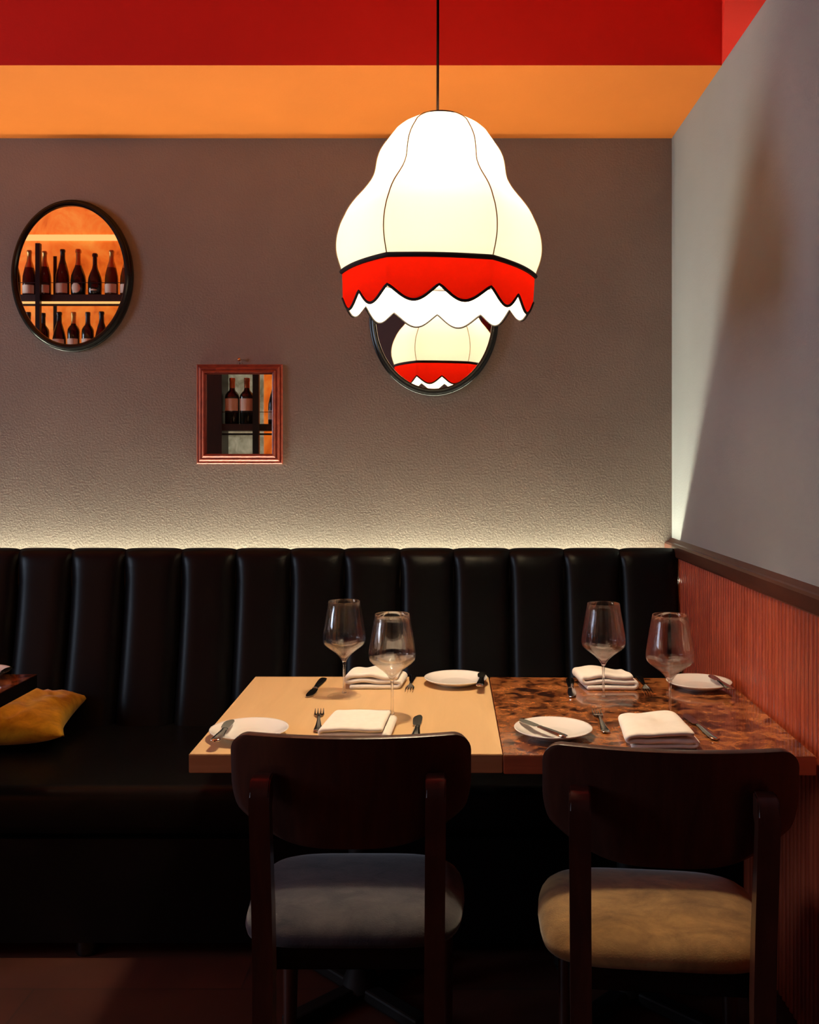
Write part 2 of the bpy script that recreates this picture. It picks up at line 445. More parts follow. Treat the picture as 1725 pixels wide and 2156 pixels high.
c2 = [px(1061, 1590), (min(mf[0]+.004, XP-.010), mf[1]), (min(mr[0]-.006, XP-.010), mr[1]), px(1031, 1425.5)]
table('dining_table', 'dark brown marble table against the fluted wall, wooden edge band', c2, M['marble'], M['marble_edge'], cat='table')
lb = px(78.5, 1419.5)
c3 = [(-1.95, 2.13), (lb[0]-.004, 2.13), lb, (-1.95, lb[1])]
table('dining_table', 'reddish marble table mostly outside the left edge, beside the yellow cushion', c3, M['marble'], M['black'], cat='table')

# ------------------------------------------------------------ chairs
def backrest_bm():
    bm = bmesh.new(); zb, zt = .648, .870; rc = .034; W = .2325
    rows = [zb+(zt-zb)*k/16 for k in range(16)]
    rows = [z for z in rows if z < zt-rc] + [zt-rc+rc*math.sin(a*math.pi/2/7) for a in range(8)]
    g = []; NU = 28
    for z in rows:
        w = W
        if z > zt-rc: w = W-rc+math.sqrt(max(rc*rc-(z-(zt-rc))**2, 0))
        f = (z-zb)/(zt-zb)
        # sides stay straight in the upper half and sweep in below
        if f < .60: w -= .060*((.60-f)/.60)**2.0
        row = []
        for i in range(NU+1):
            u = -1+2*i/NU; x = u*w
            zz = z
            if f < .35: zz = z+.040*abs(u)**3.5*(1-f/.35)
            y = -.262+.040*(x/W)**2 + (zt-z)*.13
            row.append(bm.verts.new((x, y, zz)))
        g.append(row)
    for j in range(len(g)-1):
        for i in range(NU): bm.faces.new((g[j][i], g[j][i+1], g[j+1][i+1], g[j+1][i]))
    return bm
def seat_bm():
    bm = bmesh.new(); prof = [(0, .484), (.35, .483), (.55, .481), (.70, .477), (.82, .471), (.90, .463), (.955, .453), (.985, .442), (1.0, .430), (.99, .421), (.95, .4175), (0, .417)]
    N = 56; rings = []
    for r, z in prof:
        ring = []
        for i in range(N):
            a = 2*math.pi*i/N; c, s = math.cos(a), math.sin(a)
            e = .44
            x = math.copysign(abs(c)**e, c); y = math.copysign(abs(s)**e, s)
            hw = .236
            wx = hw*(1-.06*(y < 0)*abs(y)); 
            if r == 0: r = 1e-3
            bl = min(1, r*1.0)
            ring.append(bm.verts.new((x*wx*bl-.010, y*.190*bl+.014, z)))
        rings.append(ring)
    for a, b in zip(rings, rings[1:]):
        for i in range(N): bm.faces.new((a[i], a[(i+1) % N], b[(i+1) % N], b[i]))
    bm.faces.new(rings[0]); bm.faces.new(rings[-1])
    return bm
def rear_leg_bm(s):
    # outline in y, z: bent post whose head curls forward on to the backrest
    cl = [(-.285, 0), (-.262, .20), (-.249, .42), (-.257, .55), (-.272, .68), (-.279, .745)]
    wd = [.030, .036, .042, .038, .031, .028]
    outer = [(y-w/2, z) for (y, z), w in zip(cl, wd)]; inner = [(y+w/2, z) for (y, z), w in zip(cl, wd)]
    head = [(-.2925, .765), (-.290, .780), (-.283, .791), (-.272, .797), (-.258, .7985), (-.246, .7975)]
    out = outer+head+[(-.2455, .7545)]+inner[::-1]
    x0, x1 = sorted((s*.147, s*.186))
    bm = prism(out, x0, x1, 'x')
    es = [e for e in bm.edges if abs(e.verts[0].co.x-e.verts[1].co.x) < 1e-6]
    bmesh.ops.bevel(bm, geom=es, offset=.003, segments=2, affect='EDGES')
    # let the legs spread a little towards the floor
    for v in bm.verts: v.co.x -= s*.010*max(0, (.75-v.co.z))/.75*.6
    return bm
def make_chair(label, seat_mat, seat_label, loc, rz):
    r = thing('dining_chair', label, 'chair', loc, rz)
    o = obj('backrest', backrest_bm(), M['darkwood'], r, smooth=True)
    md = o.modifiers.new('s', 'SOLIDIFY'); md.thickness = .017; md.offset = 0
    bv = o.modifiers.new('b', 'BEVEL'); bv.width = .0025; bv.segments = 2; bv.limit_method = 'ANGLE'; bv.angle_limit = 1.0
    o = obj('seat', seat_bm(), seat_mat, r, smooth=True)
    if seat_label: o['label'] = seat_label
    for s in (-1, 1):
        obj('leg', rear_leg_bm(s), M['darkwood'], r, smooth=True, auto=35)
    for s in (-1, 1):
        obj('leg', tube([(s*.185, .165, 0), (s*.183, .165, .2), (s*.180, .165, .418)], [.014, .018, .022], 14), M['darkwood'], r, smooth=True, auto=60)
    b = bmesh.new()
    box(b, -.185, .185, .155, .178, .355, .4165, .003); box(b, -.159, .159, -.150, -.125, .365, .4165, .003)
    for s in (-1, 1):
        x0, x1 = sorted((s*.160, s*.183)); box(b, x0, x1, -.225, .155, .355, .4165, .003)
    obj('seat_frame', b, M['black'], r)
    return r
make_chair('dark wooden dining chair with slate velvet seat at the pale maple table', M['seat_grey'], 'slate grey velvet seat', (-.191, 2.080, 0), 0)
make_chair('dark wooden dining chair with ochre velvet seat at the brown marble table', M['seat_tan'], 'ochre velvet seat', (.434, 1.992, 0), math.radians(-6.0))

# ------------------------------------------------------------ pendant lamp
LX, LY = -.0275, 2.42
lamp_loc = Vector((LX, LY, 0))
def ly(y): return CZ+(CY-y)*LY/F
prof_px = [(252, 49), (254, 54), (258, 63), (264, 74), (271, 87), (280, 99), (294, 110), (309, 122), (324, 130), (339, 134), (354, 136), (369, 138), (383, 145), (398, 156),
           (413, 170), (428, 183), (443, 193), (458, 200), (472, 207), (487, 212), (502, 215.5), (517, 217), (532, 216.5), (547, 213.5), (562, 208), (577, 203)]
def hexr(th, k):
    """plan factor between round (k=0) and the straight chord of six ribs (k=1); ribs at +-30, +-90..."""
    a = (math.degrees(th)+90) % 60       # front (-90 deg) lies mid-panel
    a = a-60 if a > 30 else a
    # front direction = mid-panel at a = 0
    c = math.cos(math.radians(30))/math.cos(math.radians(a))
    return 1-k*(1-c)
NS = 96; HK = .58
def shade_ring(r, z, k): return [(r*hexr(2*math.pi*i/NS, k)*math.cos(2*math.pi*i/NS), r*hexr(2*math.pi*i/NS, k)*math.sin(2*math.pi*i/NS), z) for i in range(NS)]
lamp = thing('pendant_lamp', 'large cream fabric pendant lamp with red scalloped skirt hanging on a cord', 'lamp', (LX, LY, 0))
lamp.location = (LX, LY, 1.77); TILT = math.radians(1.1)
lamp.rotation_euler = (0, TILT, math.radians(1.3))
def lobj(name, bm, mat, **k):
    bm.transform(Matrix.Translation((0, 0, -1.77))); return obj(name, bm, mat, lamp, **k)
bm = bmesh.new(); rings = []
dense = []
for (ya, ra), (yb, rb) in zip(prof_px, prof_px[1:]):
    for q in range(3): dense.append((ya+(yb-ya)*q/3, ra+(rb-ra)*q/3))
dense.append(prof_px[-1])
# smooth the profile
for it in range(4):
    dense = [dense[0]]+[(dense[i][0], (dense[i-1][1]+2*dense[i][1]+dense[i+1][1])/4) for i in range(1, len(dense)-1)]+[dense[-1]]
for y, r in dense:
    k = min(1, max(.25, (y-252)/60))
    rings.append([bm.verts.new(p) for p in shade_ring(r*LY/F, ly(y), HK*k)])
for a, b_ in zip(rings, rings[1:]):
    for i in range(NS): bm.faces.new((a[i], a[(i+1) % NS], b_[(i+1) % NS], b_[i]))
lobj('lamp_shade', bm, M['shade'], smooth=True)
ribs = [math.radians(-90+30+60*j) for j in range(6)]
for a in ribs:
    pts = [((r*LY/F+.0006)*math.cos(a), (r*LY/F+.0006)*math.sin(a), ly(y)) for y, r in dense]
    lobj('seam', tube(pts, .0016, 6), M['seam'], smooth=True)
RB = 203*LY/F; ZB = ly(577)
def scallop(i, m=NS):
    ph = (math.degrees(2*math.pi*i/m)+90+30) % 30      # cusps every 30 degrees (rib and mid panel)
    s = abs(math.sin(math.pi*ph/30))
    return 1.8085-.036*s**1.2
NB = 288
for nm, off, mat in (('skirt', .0, M['redband']), ('lining', -.004, M['lining'])):
    bm = bmesh.new(); rg = [[], [], [], []]
    for i in range(NB):
        th = 2*math.pi*i/NB; r = (RB+off)*hexr(th, HK)
        zb = scallop(i, NB)+(.001 if off else 0)
        for k in range(4):
            f = k/3; rr = r*(1-.012*f)
            rg[k].append(bm.verts.new((rr*math.cos(th), rr*math.sin(th), ZB+(zb-ZB)*f)))
    for a, b_ in zip(rg, rg[1:]):
        for i in range(NB): bm.faces.new((a[i], a[(i+1) % NB], b_[(i+1) % NB], b_[i]))
    o = lobj(nm, bm, mat, smooth=True)
    o['label'] = 'red scalloped skirt' if off == 0 else 'white lining inside the skirt'
def ringpts(r, zf, n): return [(r*hexr(2*math.pi*i/n, HK)*math.cos(2*math.pi*i/n), r*hexr(2*math.pi*i/n, HK)*math.sin(2*math.pi*i/n), zf(i)) for i in range(n)]
lobj('waist_trim', tube(ringpts(RB+.001, lambda i: ZB, 144), .0062, 8, True), M['trim'], smooth=True)
lobj('scalloped_trim', tube(ringpts((RB)*.988, lambda i: scallop(i, NB), NB), .0034, 8, True), M['trim'], smooth=True)
lobj('top_ring', tube([(.0585*math.cos(2*math.pi*i/48), .0585*math.sin(2*math.pi*i/48), ly(251.5)) for i in range(48)], .0028, 8, True), M['trim'], smooth=True)
bm = bmesh.new()
for k in range(3):
    a = k*math.pi*2/3+.4
    tube([(.008*math.cos(a), .008*math.sin(a), ly(256)), (.058*math.cos(a), .058*math.sin(a), ly(252))], .002, 6, bm=bm)
lobj('spider_bracket', bm, M['blackmetal'])
lobj('socket', lathe([(0, 2.272), (.012, 2.272), (.019, 2.255), (.019, 2.20), (0, 2.20)], 20), M['sock'], smooth=True, auto=40)
ZBULB = 2.075
lobj('bulb', lathe([(0, 2.1995), (.014, 2.199), (.016, 2.18), (.034, 2.14), (.045, 2.10), (.046, 2.08), (.038, 2.05), (.020, 2.035), (0, 2.03)], 24), M['bulb'], smooth=True)
lobj('cord', tube([(-.010, 0, 2.262), (-(2.5-1.77)*math.sin(TILT), 0, 2.5), (-(ZC-1.79)*math.sin(TILT), 0, ZC-.02)], .0034, 8), M['cord'], smooth=True)
cr = lathe([(0, ZC-.030), (.03, ZC-.030), (.05, ZC-.014), (.052, ZC-.003), (0, ZC-.003)], 24); cr.transform(Matrix.Translation((-(ZC-1.79)*math.sin(TILT), 0, 0)))
lobj('ceiling_rose', cr, M['blackmetal'], smooth=True, auto=40)
# ------------------------------------------------------------ mirrors
def wx(x, Y=3.585): return (x-CX)*Y/F
def wz(y, Y=3.585): return CZ+(CY-y)*Y/F
def oval_mirror(label, xc, yc, a, b):
    X, Z = wx(xc), wz(yc); A = a*3.565/F; B = b*3.565/F
    r = thing('oval_mirror', label, 'mirror', (X, YW, Z), 0, 'oval mirrors on the back wall')
    n = 96
    def ell(da, y): return [((A+da)*math.cos(2*math.pi*i/n), y, (B+da)*math.sin(2*math.pi*i/n)) for i in range(n)]
    # moulded rim profile: (inset, depth from wall)
    prof = [(0, -.0005), (0, -.012), (-.0015, -.0135), (-.0015, -.017), (-.0045, -.0185), (-.0045, -.022), (-.008, -.025), (-.010, -.031), (-.015, -.034), (-.021, -.033), (-.0255, -.029), (-.0265, -.018)]
    bm = bmesh.new(); rg = [[bm.verts.new(p) for p in ell(da, y)] for da, y in prof]
    for p, q in zip(rg, rg[1:]):
        for i in range(n): bm.faces.new((p[i], p[(i+1) % n], q[(i+1) % n], q[i]))
    bm.faces.new(rg[0][::-1]); 
    obj('frame', bm, M['black'], r, smooth=True, auto=28)
    bm = bmesh.new(); vs = [bm.verts.new(p) for p in ell(-.0262, -.0205)]; ws = [bm.verts.new(p) for p in ell(-.0262, -.0175)]
    bm.faces.new(vs[::-1]); bm.faces.new(ws)
    for i in range(n): bm.faces.new((vs[i], vs[(i+1) % n], ws[(i+1) % n], ws[i]))
    obj('mirror_glass', bm, M['mirror'], r)
    return r
oval_mirror('black-rimmed oval mirror reflecting wine bottles, left on the grey wall', 151, 580, 129, 161)
oval_mirror('black-rimmed oval mirror half hidden behind the pendant lamp', 914, 671, 137, 163)

X0, X1, Z0, Z1 = wx(413.5), wx(594.5), wz(977), wz(767)
sq = thing('square_mirror', 'small mirror in a red mahogany moulded frame, hung from a brass nail', 'mirror', ((X0+X1)/2, YW, (Z0+Z1)/2))
hw, hh = (X1-X0)/2, (Z1-Z0)/2
prof = [(0, -.0005), (0, -.010), (.004, -.014), (.0075, -.012), (.0095, -.013), (.011, -.019), (.016, -.024), (.020, -.0245), (.0225, -.022), (.024, -.025), (.030, -.030), (.034, -.029), (.037, -.024), (.0385, -.012)]
bm = bmesh.new(); rg = []
for i, y in prof: rg.append([bm.verts.new(p) for p in ((-hw+i, y, -hh+i), (hw-i, y, -hh+i), (hw-i, y, hh-i), (-hw+i, y, hh-i))])
for p, q in zip(rg, rg[1:]):
    for i in range(4): bm.faces.new((p[i], p[(i+1) % 4], q[(i+1) % 4], q[i]))
obj('frame', bm, M['frame_red'], sq)
obj('mirror_glass', bx(-hw+.038, hw-.038, -.0125, -.009, -hh+.038, hh-.038), M['mirror'], sq)
obj('hanging_ring', tube([(0, -.006, hh-.001), (0, -.006, hh+.008)], .0012, 6), M['blackmetal'], sq)
nb = bmesh.new(); lathe([(0, -.012), (.003, -.0115), (.0062, -.009), (.0062, -.0065), (.002, -.0045), (.0015, .0), (0, .0)], 16, nb)
nb.transform(Matrix.Translation((wx(504), YW-.0005, wz(757)))@Matrix.Rotation(-math.pi/2, 4, 'X')@Matrix.Scale(1, 4))
nb2 = lathe([(0, 0), (.0015, 0), (.0015, .014), (.0062, .016), (.0066, .019), (.003, .022), (0, .0222)], 16); nb.free()
nb2.transform(Matrix.Translation((wx(504), YW-.0002, wz(757)))@Matrix.Rotation(math.pi/2, 4, 'X'))
tag(obj('wall_nail', nb2, M['brass'], smooth=True), 'tiny brass nail in the wall above the small red-framed mirror', 'nail')

# ------------------------------------------------------------ table ware
ZTB = .7502
bowl_out = [(0, .097), (.006, .0985), (.0086, .102), (.0135, .110), (.0235, .120), (.0375, .1305), (.0500, .1395), (.0575, .1475), (.0600, .1560), (.0598, .165),
            (.0580, .180), (.0548, .200), (.0510, .222), (.0470, .245), (.0436, .2628)]
bowl_in = [(.0430, .2634), (.0424, .2628), (.0459, .245), (.0499, .222), (.0537, .200), (.0569, .180), (.0587, .165), (.0588, .1560), (.0563, .1485), (.0486, .1408), (.0362, .1320),
           (.0222, .1218), (.0122, .1125), (.0060, .1065), (0, .1045)]
glasses = [(725, 1466, 'large empty wine glass, left and farther of the two on the maple table'),
           (826, 1512, 'large empty wine glass, nearer one on the maple table, overlapping the far napkin'),
           (1271, 1474, 'large empty wine glass in front of the far napkin on the marble table'),
           (1411, 1515, 'large empty wine glass behind the folded napkin, nearer the fluted wall')]
g0 = None
for gx, gy, lab in glasses:
    x, y = px(gx, gy)
    if g0 is None:
        g0 = thing('wine_glass', lab, 'wine glass', (x, y, ZTB), 0, 'wine glasses on the tables')
        obj('bowl', lathe(bowl_out+bowl_in, 56), M['glass'], g0, smooth=True)
        obj('stem', lathe([(0, .0075), (.0066, .0095), (.0042, .018), (.0037, .035), (.0036, .060), (.0038, .080), (.0050, .093), (.006, .0968), (0, .0969)], 24), M['glass'], g0, smooth=True)
        obj('foot', lathe([(0, 0), (.044, 0), (.0475, .0008), (.0478, .0016), (.044, .0024), (.030, .0034), (.014, .0056), (.007, .0073), (0, .0074)], 56), M['thin'], g0, smooth=True)
    else: dup(g0, (x, y, ZTB), 0, lab)

pl0 = None
def plate(gx, gy, lab):
    global pl0
    x, y = px(gx, gy)
    if pl0 is None:
        pr = [(0, .004), (.045, .004), (.047, 0), (.051, 0), (.053, .003), (.072, .009), (.088, .0165), (.0922, .0192), (.0925, .0203), (.0918, .0212), (.088, .0195), (.070, .0128), (.052, .0075), (.046, .0066), (0, .0064)]
        pl0 = obj('side_plate', lathe(pr, 64), M['china'], smooth=True); o = pl0
        tag(o, lab, 'plate', 'side plates on the tables')
    else:
        o = pl0.copy(); COL.objects.link(o); o['label'] = lab
    o.location = (x, y, ZTB)
    return o
plate(960, 1440, 'white side plate at the far right corner of the maple table')
plate(525, 1551, 'white side plate at the near left of the maple table, behind the chair')
plate(1472, 1448, 'white side plate by the fluted wall, far right on the marble table')
plate(1165, 1549, 'white side plate at the near left of the marble table')
plate(-47, 1427, 'white side plate on the table cut by the left edge')

def strip_loft(secs, bm=None):
    """secs: (y, halfwidth, zcentre, halfthick) -> rounded bar along y"""
    bm = bm or bmesh.new(); rg = []
    for y, w_, z, h in secs:
        rg.append([bm.verts.new((w_*math.cos(2*math.pi*k/10), y, z+h*math.sin(2*math.pi*k/10))) for k in range(10)])
    for a, b_ in zip(rg, rg[1:]):
        for k in range(10): bm.faces.new((a[k], a[(k+1) % 10], b_[(k+1) % 10], b_[k]))
    bm.faces.new(rg[0]); bm.faces.new(rg[-1]); return bm
def make_knife(L=.225):
    # handle end at y=0, tip at y=L, blade edge on -x
    h = strip_loft([(0, .003, .0035, .002), (.004, .0085, .0038, .0032), (.02, .0098, .004, .0036), (.06, .0088, .004, .0036), (.10, .0066, .004, .0034), (.118, .0055, .004, .003), (.124, .0065, .004, .0032), (.128, .0045, .004, .002)])
    s = L/.225; h.transform(Matrix.Diagonal((1, s, 1, 1)))
    out = [(.0045, .126), (.0065, .15), (.0072, .18), (.0066, .205), (.0035, .2225), (.0, .2255), (-.004, .222), (-.0098, .208), (-.0118, .190), (-.0112, .165), (-.0098, .142), (-.0088, .134), (-.004, .130), (-.0035, .126)]
    bm = bmesh.new(); A = [bm.verts.new((x, y*s, .0034)) for x, y in out]; B = [bm.verts.new((x, y*s, .0047)) for x, y in out]
    bm.faces.new(A[::-1]); bm.faces.new(B); n = len(A)
    for i in range(n): bm.faces.new((A[i], A[(i+1) % n], B[(i+1) % n], B[i]))
    return h, bm
def make_fork():
    bm = strip_loft([(0, .004, .004, .001), (.003, .0105, .004, .0016), (.02, .0108, .0035, .0018), (.06, .0072, .0035, .0019), (.10, .0042, .006, .002), (.125, .0036, .0085, .002), (.137, .0045, .0075, .0017), (.147, .0105, .0052, .0012), (.156, .0128, .004, .0011), (.163, .0128, .0035, .001)])
    for k in range(4):
        x = -.0107+k*.00713
        b2 = [(.1605, .0021, .0036, .0009), (.175, .0018, .0034, .0009), (.19, .0015, .0044, .0008), (.205, .0007, .0068, .0006)]
        rg = []
        for y, w_, z, h in b2:
            rg.append([bm.verts.new((x+w_*math.cos(2*math.pi*q/8), y, z+h*math.sin(2*math.pi*q/8))) for q in range(8)])
        for a, b_ in zip(rg, rg[1:]):
            for q in range(8): bm.faces.new((a[q], a[(q+1) % 8], b_[(q+1) % 8], b_[q]))
        bm.faces.new(rg[0]); bm.faces.new(rg[-1])
    return bm
kn_src = {}
def knife(p_handle, p_tip, lab, name='table_knife', z=ZTB, L=.225, tilt=(0, 0), fixed=None, at=None, cat='knife', group='knives on the tables'):
    """placed by where the handle end and the direction towards the tip fall"""
    hx, hy = px(*p_handle); tx, ty = px(*p_tip)
    ang = math.atan2(ty-hy, tx-hx)-math.pi/2
    if at == 'tip':
        hx = tx-math.cos(ang+math.pi/2)*L; hy = ty-math.sin(ang+math.pi/2)*L
    key = (name, L)
    if key not in kn_src:
        r = thing(name, lab, cat, (hx, hy, z), ang, group)
        h, b_ = make_knife(L)
        h.transform(Matrix.Diagonal((1.2, 1, 1, 1))); b_.transform(Matrix.Diagonal((1.25, 1, 1, 1)))
        obj('handle', h, M['steel'], r, smooth=True, auto=50); obj('blade', b_, M['steel'], r)
        kn_src[key] = r
    else:
        r = dup(kn_src[key], (hx, hy, z), ang, lab, group)
    r.rotation_euler = (tilt[0], tilt[1], ang)
    return r
knife((689, 1423), (647, 1470), 'table knife left of the far wine glass on the maple table', at='tip', L=.225)
knife((865, 1600), (884, 1509), 'table knife right of the near napkin on the maple table', at='tip')
knife((1200, 1428), (1203, 1470), 'dark-looking table knife left of the far napkin on the marble table', at='tip')
knife((1534, 1581), (1443, 1506), 'table knife right of the near napkin on the marble table', at='tip')
fk0 = None
def fork(p_handle, p_tine, lab):
    global fk0
    hx, hy = px(*p_handle); tx, ty = px(*p_tine)
    ang = math.atan2(ty-hy, tx-hx); L = .205
    loc = (tx-math.cos(ang)*L, ty-math.sin(ang)*L, ZTB)
    if fk0 is None:
        fk0 = obj('table_fork', make_fork(), M['steel'], smooth=True, auto=60); o = fk0
        tag(o, lab, 'fork', 'forks on the tables')
    else:
        o = fk0.copy(); COL.objects.link(o); o['label'] = lab
    o.location = loc; o.rotation_euler = (0, 0, ang-math.pi/2)
fork((870, 1423), (861, 1458), 'table fork between the far napkin and plate on the maple table')
fork((668, 1570), (673, 1497), 'table fork left of the near napkin on the maple table')
fork((1346, 1427), (1367, 1461), 'table fork between the far napkin and plate on the marble table')
fork((1291, 1576), (1255, 1498), 'table fork beside the plate, near side of the marble table')

# knives lying across the side plates
def butter(gx0, gy0, gx1, gy1, lab, zoff=.0215, L=.175, roll=0):
    a = px(gx0, gy0, ZTB+zoff); c = px(gx1, gy1, ZTB+zoff)
    ang = math.atan2(c[1]-a[1], c[0]-a[0])-math.pi/2
    mx_, my_ = (a[0]+c[0])/2, (a[1]+c[1])/2
    hx = mx_-math.cos(ang+math.pi/2)*L/2; hy = my_-math.sin(ang+math.pi/2)*L/2
    key = ('butter_knife', L)
    if key not in kn_src:
        r = thing('butter_knife', lab, 'knife', (0, 0, 0), 0, 'butter knives on the plates')
        h, b_ = make_knife(L)
        h.transform(Matrix.Diagonal((1.2, 1, 1, 1))); b_.transform(Matrix.Diagonal((1.25, 1, 1, 1)))
        obj('handle', h, M['steel'], r, smooth=True, auto=50); obj('blade', b_, M['steel'], r)
        kn_src[key] = r
    else: r = dup(kn_src[key], (0, 0, 0), 0, lab, 'butter knives on the plates')
    r.location = (hx, hy, ZTB+zoff-.0018); r.rotation_euler = (0, roll, ang)
butter(1196, 1555, 1091, 1514, 'butter knife across the near plate of the marble table')
butter(452, 1562, 490, 1517, 'butter knife on the left rim of the near plate, maple table')
butter(1010, 1447, 1018, 1415, 'butter knife on the right rim of the far plate, maple table')
butter(1541, 1453, 1496, 1422, 'butter knife on the plate by the fluted wall')
butter(-22, 1433, 28, 1405, 'butter knife sticking out over the plate at the left edge')

def napkin_bm(w, d, layers, gap, th, seed=0, skew=0, crumple=.002, flop=0.0, taper=0.0):
    rnd = random.Random(seed); pts = []
    NX = 14; z = th/2+.0005
    side = 1
    for L in range(layers):
        a = -w/2+rnd.uniform(0, .006); c = w/2-rnd.uniform(0, .010)
        xs = [a+(c-a)*k/NX for k in range(NX+1)]
        if side < 0: xs = xs[::-1]
        for x in xs: pts.append((x, z))
        if L < layers-1:
            r = gap/2; xe = xs[-1]; s = 1 if side > 0 else -1
            for k in range(1, 6):
                an = -math.pi/2+math.pi*k/6
                pts.append((xe+s*r*math.cos(an)*1.3, z+r+r*math.sin(an)))
        z += gap; side = -side
    bm = bmesh.new(); NY = 16; g = []
    zmax = z
    for j in range(NY+1):
        v_ = j/NY; row = []
        for i, (x, zz) in enumerate(pts):
            y = -d/2+d*v_
            f = zz/zmax
            ww = noise.noise(Vector((x*14+seed, y*12, zz*30)))*crumple*2*f
            w2 = noise.noise(Vector((x*30+seed*3, 4.0, zz*60)))*crumple*f
            e = (abs(v_-.5)*2)**4
            edge = (abs(x)/(w/2))**4
            zz2 = zz*(1-.10*e*f-.07*min(edge, 1)*f)+ww+w2
            row.append(bm.verts.new((x*(1-taper*v_)+skew*v_+w2+flop*f*(v_-.5), y+noise.noise(Vector((x*9, seed, zz*40)))*.003, max(zz2, th/2+.0003))))
        g.append(row)
    for a, b_ in zip(g, g[1:]):
        for i in range(len(pts)-1): bm.faces.new((a[i], a[i+1], b_[i+1], b_[i]))
    return bm
def napkin(gx, gy, w, d, lab, layers=4, gap=.011, th=.0075, rz=0, **k):
    """gx, gy: photo position of the middle of its near bottom edge"""
    x, y = px(gx, gy)
    o = obj('folded_napkin', napkin_bm(w, d, layers, gap, th, **k), M['cotton'], smooth=True)
    o.location = (x-math.sin(rz)*d/2, y+math.cos(rz)*d/2, ZTB); o.rotation_euler = (0, 0, rz)
    md = o.modifiers.new('s', 'SOLIDIFY'); md.thickness = th; md.offset = 0
    md = o.modifiers.new('u', 'SUBSURF'); md.levels = 1; md.render_levels = 1
    tag(o, lab, 'napkin', 'folded napkins on the tables')
    return o
napkin(786, 1452, .142, .12, 'folded white napkin at the far side of the maple table', 3, .0165, .0125, seed=3, skew=.012, crumple=.007)
napkin(745, 1566, .153, .17, 'folded white napkin at the near side of the maple table', 3, .0135, .0105, seed=5, skew=.014, taper=.06)
napkin(1286, 1454, .140, .11, 'folded white napkin at the far side of the marble table', 3, .0165, .0125, seed=9, skew=-.012, crumple=.007)
napkin(1398, 1580, .152, .185, 'folded white napkin at the near side of the marble table', 3, .0145, .0115, seed=12, skew=.012, taper=.14, crumple=.006, rz=math.radians(2))

# ------------------------------------------------------------ cushion
def cushion_bm(S=.195, H=.058):
    N = 34; bm = bmesh.new(); V = {}
    def f(u, v, s):
        e = (1-abs(u)**2.6)*(1-abs(v)**2.6); e = max(e, 0)**.55
        pin = 1-.17*(1-abs(v)**2)*abs(u)**4 if True else 1
        pin2 = 1-.17*(1-abs(u)**2)*abs(v)**4
        wr = noise.noise(Vector((u*2.6, v*2.6, 3+s)))*.016*e + (.5-abs(noise.noise(Vector((u*4+v, v*3, 9+s)))))*.016*e
        # creases running in from the corners
        r = abs(abs(u)-abs(v)); wr += math.sin(r*26)*.0035*e*(abs(u)*abs(v))**.7
        return Vector((u*S*pin, v*S*pin2, s*(H*e)+wr*(1 if s > 0 else 0)+H))
    for s in (1, -1):
        for i in range(N+1):
            for j in range(N+1):
                u = -1+2*i/N; v = -1+2*j/N
                edge = i in (0, N) or j in (0, N)
                key = (i, j, 0 if edge else s)
                if key not in V: V[key] = bm.verts.new(f(u, v, s if not edge else 1))
    for s in (1, -1):
        for i in range(N):
            for j in range(N):
                q = []
                for a, b_ in ((i, j), (i+1, j), (i+1, j+1), (i, j+1)):
                    edge = a in (0, N) or b_ in (0, N); q.append(V[(a, b_, 0 if edge else s)])
                bm.faces.new(q)
    return bm
cu = obj('throw_cushion', cushion_bm(), M['mustard'], smooth=True)
cu.location = (-1.425, 3.135, .500); cu.rotation_euler = (math.radians(5), 0, math.radians(9))
tag(cu, 'mustard yellow velvet cushion lying on the black banquette seat', 'cushion')

# ------------------------------------------------------------ wine rack, seen in the mirrors
VD = 6.30; YBOT = 2*(YW-.0205)-VD         # bottles' distance in the oval mirror, and where they stand
def rx(x, Y=YBOT): return (x-CX)*(2*(YW-.0205)-Y)/F
def rz_(y, Y=YBOT): return CZ+(CY-y)*(2*(YW-.0205)-Y)/F
rack = thing('wine_rack', 'tall dark wine rack with lit orange stone back, seen in the mirrors', 'wine rack', (-2.1, YBOT, 0))
RO = Vector((-2.1, YBOT, 0))
def robj(name, bm, mat, **k):
    bm.transform(Matrix.Translation(-RO)); return obj(name, bm, mat, rack, **k)
YP = YBOT-.13
XA0, XA1 = -3.35, -1.70
XB0, XB1 = -1.495, -.95
ZSH = [rz_(623), rz_(623)-.415, rz_(893), rz_(893)-.44, rz_(893)-.86]
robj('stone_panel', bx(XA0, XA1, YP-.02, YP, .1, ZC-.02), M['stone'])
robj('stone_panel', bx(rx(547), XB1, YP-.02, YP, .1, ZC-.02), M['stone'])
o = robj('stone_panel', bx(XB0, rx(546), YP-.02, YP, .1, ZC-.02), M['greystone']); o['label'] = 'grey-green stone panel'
robj('pier', bx(XA1, XB0, YP-.02, YBOT+.06, 0, ZC-.01), M['rackwood'])
robj('pier', bx(XA0-.12, XA0, YP-.02, YBOT+.06, 0, ZC-.01), M['rackwood'])
robj('pier', bx(XB1, XB1+.03, YP-.02, YBOT+.06, 0, ZC-.01), M['rackwood'])
for z in ZSH:
    for a, c in ((XA0, XA1), (XB0, XB1)):
        robj('shelf', bx(a+.0005, c-.0005, YP+.025, YBOT+.055, z-.045, z), M['rackwood'])
        robj('shelf_light', bx(a+.001, c-.001, YP+.001, YP+.020, z-.030, z-.022), M['rack_led'])
        if a == XA0: robj('shelf_light', bx(a+.001, c-.001, YBOT+.040, YBOT+.052, z-.060, z-.046), M['rack_led'])
        robj('front_lip', bx(a+.001, c-.001, YBOT+.035, YBOT+.052, z-.074, z-.061), M['blackmetal'])
        robj('guard_wire', tube([(a, YBOT+.0535, z+.078), (c, YBOT+.0535, z+.078)], .0024, 6), M['blackmetal'])
